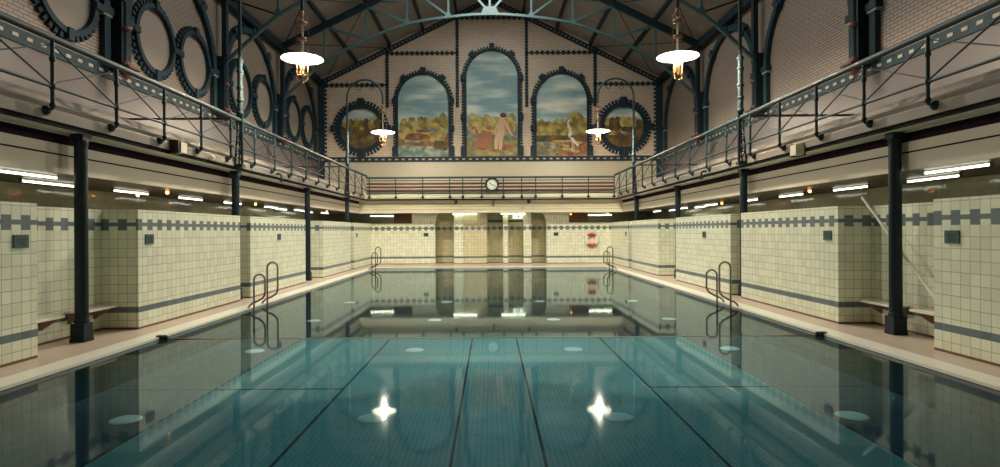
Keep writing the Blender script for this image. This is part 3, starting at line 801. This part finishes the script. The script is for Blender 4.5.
b=MB()
for cx,sg in ((0.40,1),(1.16,-1)):
    b.tube([(cx,0,4.26),(cx+sg*0.02,0,4.08),(cx+sg*0.12,0,4.0),(cx+sg*0.2,0,4.08),(cx+sg*0.14,0,4.15)],0.014,6)
b.build('scroll', M['iron'], r)
b=MB(); b.cyl((-2.95,0,0.82),(0,0,0.82),0.028,8); b.ball((-2.93,0,0.82),0.085); b.build('wall_tie', M['oxide'], r)
pc=Proto(r)
LY=(14.15,24.7)
for s in (-1,1):
    for y,l in zip(LY,('near the first pair of colonnettes','standing at the far end of the gallery')):
        pc.place((s*XG,y,3.56), 'curved iron lamp post on gallery rail, %s, %s' % (('cut by top of view' if y<20 else 'arched before round mural'), SIDE[s]), 0 if s<0 else PI, 'curved lamp posts on the galleries')
r = empty('pendant_lamp', (0,0,0), None, 'pendant lamp')
MB().cyl((0,0,0.1),(0,0,1.02),0.022,10).build('rod', M['white'], r)
for z,rr in ((0.84,0.125),(0.47,0.11)):
    b=MB(); b.lathe([(0.023,z-0.04),(rr,z-0.025),(rr,z+0.025),(0.023,z+0.05)],n=14); b.build('collar', M['lampbrown'], r)
b=MB(); b.lathe([(0.025,0.95),(0.045,1.0),(0.045,1.1),(0.03,1.14)],n=12); b.build('cap', M['lampbrown'], r)
b=MB()
for a in (0,PI/2,PI,3*PI/2):
    c0,s0=math.cos(a),math.sin(a); b.tube([(0.14*c0,0.14*s0,0.1),(0.14*c0,0.14*s0,0.88),(0.11*c0,0.11*s0,0.99),(0.03*c0,0.03*s0,1.06)],0.009,6)
b.build('cage', M['brass'], r)
b=MB(); b.lathe([(0.05,0.10),(0.18,0.085),(0.38,0.04),(0.495,0.0),(0.50,-0.015),(0.485,-0.010),(0.37,0.022),(0.18,0.06),(0.05,0.075)],n=40); b.build('shade', M['enamel'], r, fix=True)
b=MB(); b.lathe([(0.055,0.12),(0.06,0.06),(0.05,0.015),(0.001,0.015)],n=14); b.build('socket', M['brass'], r)
MB().ball((0,0,-0.055),0.062,12).build('bulb', M['bulb'], r)
b=MB()
for a in (0,PI/2):
    c0,s0=math.cos(a),math.sin(a)
    b.tube([(0.125*c0,0.125*s0,-0.02),(0.125*c0,0.125*s0,-0.45)]+[(0.125*math.cos(t)*c0,0.125*math.cos(t)*s0,-0.45-0.12*math.sin(t)) for t in [PI*k/10 for k in range(1,10)]]+[(-0.125*c0,-0.125*s0,-0.45),(-0.125*c0,-0.125*s0,-0.02)],0.008,6)
b.tube([(0.125*math.cos(2*PI*k/16),0.125*math.sin(2*PI*k/16),-0.36) for k in range(16)],0.006,5,True)
b.lathe([(0.001,-0.15),(0.05,-0.16),(0.06,-0.26),(0.035,-0.36),(0.012,-0.45),(0.001,-0.46)],n=12)
b.build('guard', M['brass'], r)
pc=Proto(r)
for s in (-1,1):
    for y,l in zip(LY,('large near','small far')):
        pc.place((s*(XG-1.5),y,5.81), 'glowing %s pendant lamp with flat white shade on the %s' % (l,SIDE[s]), 0.3, 'pendant lamps')

# ------------------------------------------------------------------ fluorescent tubes and small lights in the aisles
r = empty('ceiling_tube_light', (0,0,0), None, 'fluorescent light')
MB().cyl((0,-0.6,-0.035),(0,0.6,-0.035),0.017,10).build('tube', M['tube'], r)
b=MB(); b.box(-0.03,0.03,-0.63,0.63,0.0,0.02); b.box(-0.02,0.02,-0.63,-0.60,-0.06,0.0); b.box(-0.02,0.02,0.60,0.63,-0.06,0.0); b.build('housing', M['bracket'], r)
pc=Proto(r)
TY=[(7.64,10.2),(7.62,12.5),(7.64,15.0),(7.62,17.4),(7.62,20.4),(7.62,23.4),(7.62,27.0),(6.74,8.55),(7.9,22.2),(7.9,25.5)]
for s in (-1,1):
    order={}
    rowof=lambda t: 0 if t[0]<7.2 else (1 if t[0]<7.8 else 2)
    for row in (0,1,2):
        for i,t in enumerate(sorted([t for t in TY if rowof(t)==row],key=lambda t:t[1])): order[t]=(row,i)
    for t in TY:
        row,i=order[t]; od=['first','second','third','fourth','fifth','sixth','seventh'][i]
        pc.place((s*t[0],t[1],ZS-0.005), 'white fluorescent tube on aisle ceiling, %s in %s row, %s' % (od,('pool-edge','middle','outer')[row],SIDE[s]), 0, 'fluorescent tubes in the aisles')
r2 = copy_tree(pc.root); 
for ch in r2.children: ch.data = ch.data.copy()
for ch in r2.children:
    if ch.name.startswith('tube'): ch.data.materials[0]=M['tube_far']
pf=Proto(r2)
for u,l in ((465,'above the panelled bay of the portal'),(513,'above the paired doorways of the portal')):
    pf.place((px(u,YEND),YEND-0.12,ZS-0.01), 'fluorescent tube set crosswise under the far gallery, %s' % l, PI/2, 'fluorescent tubes under the far gallery')
for u,l in ((382,'beside the brown door on the round-window side'),(600,'beside the brown door on the lifebuoy side')):
    pf.place((px(u,YEND+0.9),YEND+0.9,ZS-0.06), 'bright fluorescent tube beyond the low end wall, %s' % l, PI/2, 'fluorescent tubes under the far gallery')
r=empty('ceiling_bulb',(0,0,0),None,'small lamp')
MB().ball((0,0,-0.07),0.035).build('bulb', M['amber'], r); MB().lathe([(0.001,0),(0.05,0),(0.05,-0.02),(0.02,-0.05)],n=10).build('base', M['white'], r)
pa=Proto(r)
for (x,y,l) in ((-6.8,12.4,'between first and second tubes on the round-window side'),(-7.9,13.2,'deep in the aisle on the round-window side'),(-7.1,17.8,'above the near ladder, round-window side'),(-6.9,24.8,'beside the last but one column, round-window side'),
                (7.08,13.1,'between the near tubes on the lifebuoy side'),(7.4,18.9,'above the near ladder, lifebuoy side'),(-4.0,YEND+0.6,'over the brown door, round-window side'),(4.1,YEND+0.6,'over the brown door, lifebuoy side'),(6.0,YEND+0.6,'in the end corner, lifebuoy side')):
    pa.place((x,y,ZS+0.015), 'tiny amber ceiling bulb %s' % l, 0, 'amber ceiling bulbs')

# boxes on the cornice
r=empty('cornice_light_box',(0,0,0),None,'light box')
b=MB(); b.box(-0.12,0.04,-0.11,0.11,-0.1,0.1); b.build('body', M['boxcream'], r)
b=MB(); b.box(-0.10,0.06,0.11,0.17,-0.12,0.13); b.box(0.04,0.08,-0.1,0.17,-0.12,0.13); b.build('mount', M['black'], r)
pb=Proto(r)
pb.place((-6.04,11.4,3.29),'cream light box on dark mount, fixed to cornice on the round-window side',PI,'light boxes on the cornice')
pb.place((6.04,11.55,3.20),'cream light box on dark mount, fixed to cornice on the lifebuoy side',0,'light boxes on the cornice')
b=MB(); b.ball((0,0,0),0.055); b.cyl((0,0,0),(-0.1,0,0.0),0.02,8); b.build('white_spotlight', M['white'], label='small white ball spotlight on the cornice, beside the light box, round-window side', cat='spotlight').location=(-6.03,12.8,3.27)
for u,l in ((456,'towards the round-window side'),(529,'towards the lifebuoy side')):
    x=px(u,YRAIL); b=MB(); b.lathe([(0.001,-0.1),(0.06,-0.08),(0.09,0.0),(0.10,0.05),(0.04,0.1)],(x,YRAIL+0.05,3.06),12); b.cyl((x,YRAIL+0.05,3.1),(x,YRAIL+0.16,3.18),0.03,8)
    b.build('loudspeaker', M['black'], None, (x,YRAIL+0.05,3.06), 'small black dome loudspeaker under far gallery edge, '+l, 'loudspeaker','dome loudspeakers')
b=MB(); b.box(px(493.5,YRAIL)-0.06,px(493.5,YRAIL)+0.06,YRAIL+0.38,YRAIL+0.46,2.85,3.12); b.box(px(493.5,YRAIL)-0.03,px(493.5,YRAIL)+0.03,YRAIL+0.36,YRAIL+0.39,2.9,3.05)
b.build('junction_box', paint('grey_box',(0.22,0.20,0.14),0.5), label='grey junction box on the far fascia below the clock', cat='junction box')

for s,y,l in ((-1,16.8,'round-window side'),(1,16.7,'lifebuoy side')):
    loc=(s*6.1,y,3.3); b=MB(); b.tube([(s*6.16,y,3.31),(s*6.02,y,3.31),(s*5.97,y,3.28),(s*5.96,y,3.22),(s*5.96,y,3.08)],0.03,8)
    b.lathe([(0.031,-0.02),(0.05,-0.02),(0.05,0.02),(0.031,0.02)],(s*5.96,y,3.1),8)
    b.build('drain_spout', M['iron_dark'], None, loc, 'short bent dark drain spout on gallery cornice beyond the near lamp post, '+l, 'drain spout','drain spouts on the cornices')

# clock
zc=1.65+(231-184.5)*(YRAIL-0.1)/590; xc=px(492.3,YRAIL-0.1); loc=(xc,YRAIL-0.1,zc)
ro=empty('wall_clock',loc,'round black clock with pale face hung on the far gallery railing','clock')
PC=lambda a,bb,d:(xc+a,YRAIL-0.1-d,zc+bb)
C=lambda R,n=32:[(R*math.cos(2*PI*k/n),R*math.sin(2*PI*k/n)) for k in range(n)]
b=MB(); b.strip(C(0.255),C(0.34),-0.08,0.05,PC,True); b.prism(C(0.33),-0.08,-0.06,PC); b.build('case', M['black'], ro, loc)
b=MB(); b.prism(C(0.262),-0.02,0.0,PC); b.build('face', M['clock_face'], ro, loc)
b=MB()
for k in range(12):
    a=PI/6*k; b.bar(PC(0.2*math.sin(a),0.2*math.cos(a),0.005),PC(0.24*math.sin(a),0.24*math.cos(a),0.005),0.014,0.006,(0,1,0))
b.build('hour_marks', M['black'], ro, loc)
for nm,a,L_,w in (('minute_hand',math.radians(118),0.21,0.022),('hour_hand',math.radians(302),0.14,0.03)):
    b=MB(); b.bar(PC(-0.03*math.sin(a),-0.03*math.cos(a),0.012),PC(L_*math.sin(a),L_*math.cos(a),0.012),w,0.008,(0,1,0)); b.build(nm, M['black'], ro, loc)
b=MB(); b.box(xc-0.03,xc+0.03,YRAIL-0.02,YRAIL+0.04,zc-0.1,zc+0.1); b.build('hanger', M['black'], ro, loc)

# ------------------------------------------------------------------ ladders (local: pool towards +x, edge at x=0, y along edge)
def rail_path(H, y):
    R=0.12
    p=[(0.10,y,-0.72),(0.10,y,H-R)]+[(0.22-R*math.cos(PI*k/10),y,H-R+R*math.sin(PI*k/10)) for k in range(1,10)]+[(0.34,y,H-R),(0.34,y,0.36)]
    p+= [(0.33,y,0.28),(0.28,y+0.03,0.21),(0.18,y+0.05,0.15),(0.06,y+0.05,0.10),(-0.01,y+0.05,0.05),(-0.04,y+0.05,-0.01)]
    return p
r=empty('pool_ladder',(0,0,0),None,'pool ladder')
MB().tube(rail_path(0.72,-0.38),0.021,10).build('handrail', M['chrome'], r)
MB().tube(rail_path(0.94,0.38),0.021,10).build('handrail', M['chrome'], r)
for z in (-0.25,-0.5):
    b=MB(); b.box(0.06,0.14,-0.38,0.38,z-0.015,z+0.015); b.build('rung', M['chrome'], r)
pl=Proto(r)
for s,y,l in ((-1,13.1,'near one'),(1,13.0,'near one'),(-1,25.7,'far corner one'),(1,25.2,'far corner one')):
    pl.place((s*XP,y,0.02), 'bent steel ladder rails at pool edge, %s, %s' % (l,SIDE[s]), 0 if s<0 else PI, 'pool ladders')

# rope across the pool
YR=9.3; loc=(0,YR,-0.05)
ro=empty('lane_rope',loc,'thin pale rope with reddish ends stretched across the pool at the water line','rope')
MB().tube([(-3.0,YR,-0.030),(0,YR,-0.032),(3.0,YR,-0.030)],0.010,6).build('rope', M['rope_white'], ro, loc)
for s in (-1,1):
    MB().tube([(s*3.0,YR,-0.030),(s*4.2,YR,-0.030),(s*5.12,YR,-0.02)],0.007,6).build('rope_end', M['rope_red'], ro, loc)
    b=MB(); b.box(s*5.16,s*5.27,YR-0.035,YR+0.035,-0.03,0.035); b.ball((s*5.14,YR,0.0),0.04); b.build('hook', M['black'], ro, loc)

# inlet covers on the pool floor
b=MB(); b.lathe([(0.001,0.018),(0.135,0.016),(0.16,0.008),(0.17,0.0)],n=28)
d0=b.build('floor_inlet_cover', M['disc'], cat='inlet cover', group='round covers on the pool floor')
used=False
DR=[(6.72,ZF,(-4.17,-1.37,1.44,4.10),'first row'),(10.56,ZF,(-4.24,-1.38,1.46,4.26),'row before the rope'),(14.45,ZD,(-4.35,-1.39,1.52,4.35),'row beyond the rope'),(18.15,ZD,(-4.35,-1.37,1.50,4.35),'last row')]
for (y,z,xs,rl) in DR:
    for i,x in enumerate(xs):
        o=d0.copy() if used else d0
        if used: COL.objects.link(o)
        used=True; o.location=(x,y,z+0.003)
        o['label']='white round cover on pool floor, %s, %s' % (rl,['beside the round-window side','just short of centre','just past centre','beside the lifebuoy side'][i])

# ------------------------------------------------------------------ lifebuoy
xb=px(591.3,YEND); zb=1.17; loc=(xb,YEND-0.09,zb)
ro=empty('lifebuoy',loc,'red and white lifebuoy hanging on the tiled end wall','lifebuoy')
def seg(a0,a1):
    b=MB(); pts=[(xb+0.27*math.cos(a0+(a1-a0)*k/10),YEND-0.09,zb+0.27*math.sin(a0+(a1-a0)*k/10)) for k in range(11)]; b.tube(pts,0.075,12); return b
for a0,a1,m,nm in ((PI*.25,PI*.75,'red','red_section'),(PI*.75,PI*1.25,'white','white_section'),(PI*1.25,PI*1.75,'red','red_section'),(-PI*.25,PI*.25,'white','white_section')):
    seg(a0,a1).build(nm, M[m], ro, loc)
b=MB(); b.tube([(xb+0.36*math.cos(2*PI*k/32),YEND-0.09,zb+0.36*math.sin(2*PI*k/32)) for k in range(32)],0.010,6,True); b.build('grab_line', M['rope_white'], ro, loc)
b=MB(); b.box(xb-0.03,xb+0.03,YEND-0.08,YEND,zb+0.16,zb+0.20); b.build('hook', M['iron_dark'], ro, loc)

# plaques
r=empty('wall_plaque',(0,0,0),None,'plaque')       # local: face towards -x, width along y
b=MB(); b.box(-0.018,0,-0.12,0.12,-0.085,0.085); b.build('plate', M['plaque'], r)
b=MB(); b.box(-0.021,-0.018,-0.08,0.08,0.018,0.035); b.box(-0.021,-0.018,-0.06,0.06,-0.012,0.003); b.box(-0.021,-0.018,-0.07,0.03,-0.045,-0.03); b.build('raised_lines', M['plaque_line'], r)
pp=Proto(r)
PLQ=[(-1,7.57,1.55,'partition before the bench recess, round-window side'),(-1,10.42,1.54,'partition beyond the bench recess, round-window side'),(-1,16.8,1.52,'partition behind the near ladder, round-window side'),(-1,26.55,1.5,'last partition before end wall, round-window side'),
     (1,7.72,1.54,'partition beside the leaning pole, lifebuoy side'),(1,10.58,1.54,'partition beyond the bench recess, lifebuoy side'),(1,16.7,1.52,'partition behind the near ladder, lifebuoy side'),(1,26.4,1.5,'last partition before end wall, lifebuoy side')]
for s,y,z,l in PLQ: pp.place((s*XB,y,z),'small teal plaque on tiled %s' % l, 0 if s>0 else PI,'teal plaques on the tiles')
for u,l in ((426,'beside the portal niche on the round-window side'),(556,'between the portal niche and the lifebuoy')):
    pp.place((px(u,YEND),YEND,1.48),'small dark teal plaque on end wall, %s' % l, PI/2,'teal plaques on the tiles')

# benches in the first recesses
r=empty('bench_shelf',(0,0,0),None,'bench')
b=MB(); b.box(-0.32,0,-0.38,0.38,0.40,0.435); b.build('seat_board', M['bench'], r)
for y in (-0.3,0.3):
    b=MB(); b.prism([(0,0.40),(-0.26,0.40),(-0.26,0.375),(-0.03,0.22),(0,0.22)],y-0.02,y+0.02,lambda a,z_,d:(a,d,z_)); b.build('bracket', M['bracket'], r)
pbn=Proto(r)
for s in (-1,1):
    for y,l in ((8.38,'before the iron column'),(9.57,'beyond the iron column')):
        pbn.place((s*XR,y+(0.18 if s>0 else 0),0),'white bench board in tiled recess %s, %s' % (l,SIDE[s]),0 if s>0 else PI,'bench boards in the recesses')

# leaning pole
b=MB(); p0=Vector((6.47,8.42,0.46)); p1=Vector((6.42,10.2,2.2)); b.tube([p0,p1],0.022,10)
o=b.build('rescue_pole', M['pale_steel'], None, tuple(p0), 'long pale pole leaning in the tiled recess behind the iron column', 'pole')
# doors and signs at the far end
for u0,u1,l,nm in ((394,412,'behind the low end wall, round-window side','door_1'),(569,588,'behind the low end wall, lifebuoy side','door_2')):
    x0,x1=px(u0,YEND+0.7),px(u1,YEND+0.7); b=MB(); b.box(x0,x1,YEND+0.7,YEND+0.76,0,ZS); d=b.build(nm, M['doorwood'], kind='structure')
    b=MB(); b.box(x0+0.1,x1-0.1,YEND+0.68,YEND+0.7,1.2,2.4); b.build('panel', M['doorwood'], d)
for u0,u1,l in ((488,502.5,'over the first doorway'),(508.5,522.5,'over the second doorway')):
    Y=YEND+0.6; x0,x1=px(u0,Y),px(u1,Y); b=MB(); b.box(x0,x1,Y,Y+0.05,2.09,2.22)
    b.build('door_sign', M['sign_green'], None, ((x0+x1)/2,Y,2.1), 'long dark green sign board %s of the end portal' % l, 'sign','green boards over the doorways')
Y=YEND+0.45; x0,x1=px(513,Y),px(522.5,Y); loc=((x0+x1)/2,Y,2.4)
ro=empty('exit_light',loc,'pale lit exit panel with dark pictogram above the second doorway','exit sign')
b=MB(); b.box(x0,x1,Y,Y+0.05,2.29,2.50); b.build('panel', M['exit'], ro, loc)
b=MB(); xm=x0+0.12; b.box(xm,xm+0.04,Y-0.006,Y,2.38,2.44); b.bar((xm+0.02,Y-0.004,2.39),(xm-0.04,Y-0.004,2.32),0.02,0.01,(0,1,0)); b.bar((xm+0.02,Y-0.004,2.39),(xm+0.08,Y-0.004,2.33),0.02,0.01,(0,1,0)); b.box(xm+0.12,xm+0.2,Y-0.006,Y,2.32,2.45); b.build('pictogram', M['sign_green'], ro, loc)

# ------------------------------------------------------------------ light
def area(name, loc, rot, sx, sy, power, col):
    L=bpy.data.lights.new(name,'AREA'); L.shape='RECTANGLE'; L.size=sx; L.size_y=sy; L.energy=power; L.color=col
    o=bpy.data.objects.new(name,L); COL.objects.link(o); o.location=loc; o.rotation_euler=rot; return o
area('added_skylight_fill',(0,20.0,13.3),(0,0,0),3.0,11.0,1050.0,(1.0,0.98,0.92))  # added fill light under the invented skylight, brightens the hall

w=bpy.data.worlds.new('dusk'); scn.world=w; w.use_nodes=True
bg=w.node_tree.nodes['Background']; bg.inputs[0].default_value=(0.75,0.85,0.8,1); bg.inputs[1].default_value=0.3

# ------------------------------------------------------------------ camera
cam=bpy.data.cameras.new('camera'); co=bpy.data.objects.new('camera',cam); COL.objects.link(co)
cam.sensor_width=36; cam.lens=590*36/1000; cam.shift_x=0.009; cam.shift_y=-0.0025; cam.clip_start=0.05; cam.clip_end=200
co.matrix_world=Matrix.Translation((0,0,1.65)) @ Matrix.Rotation(PI/2,4,'X') @ Matrix.Rotation(-0.0055,4,'Z')
scn.camera=co
scn.view_settings.view_transform='Standard'; scn.view_settings.look='None'; scn.view_settings.gamma=1.0; scn.view_settings.use_curve_mapping=False
scn.view_settings.exposure=0.55
scn.cycles.use_denoising=True; scn.cycles.max_bounces=10; scn.cycles.diffuse_bounces=5; scn.cycles.glossy_bounces=5; scn.cycles.transparent_max_bounces=12
scn.cycles.sample_clamp_indirect=25.0
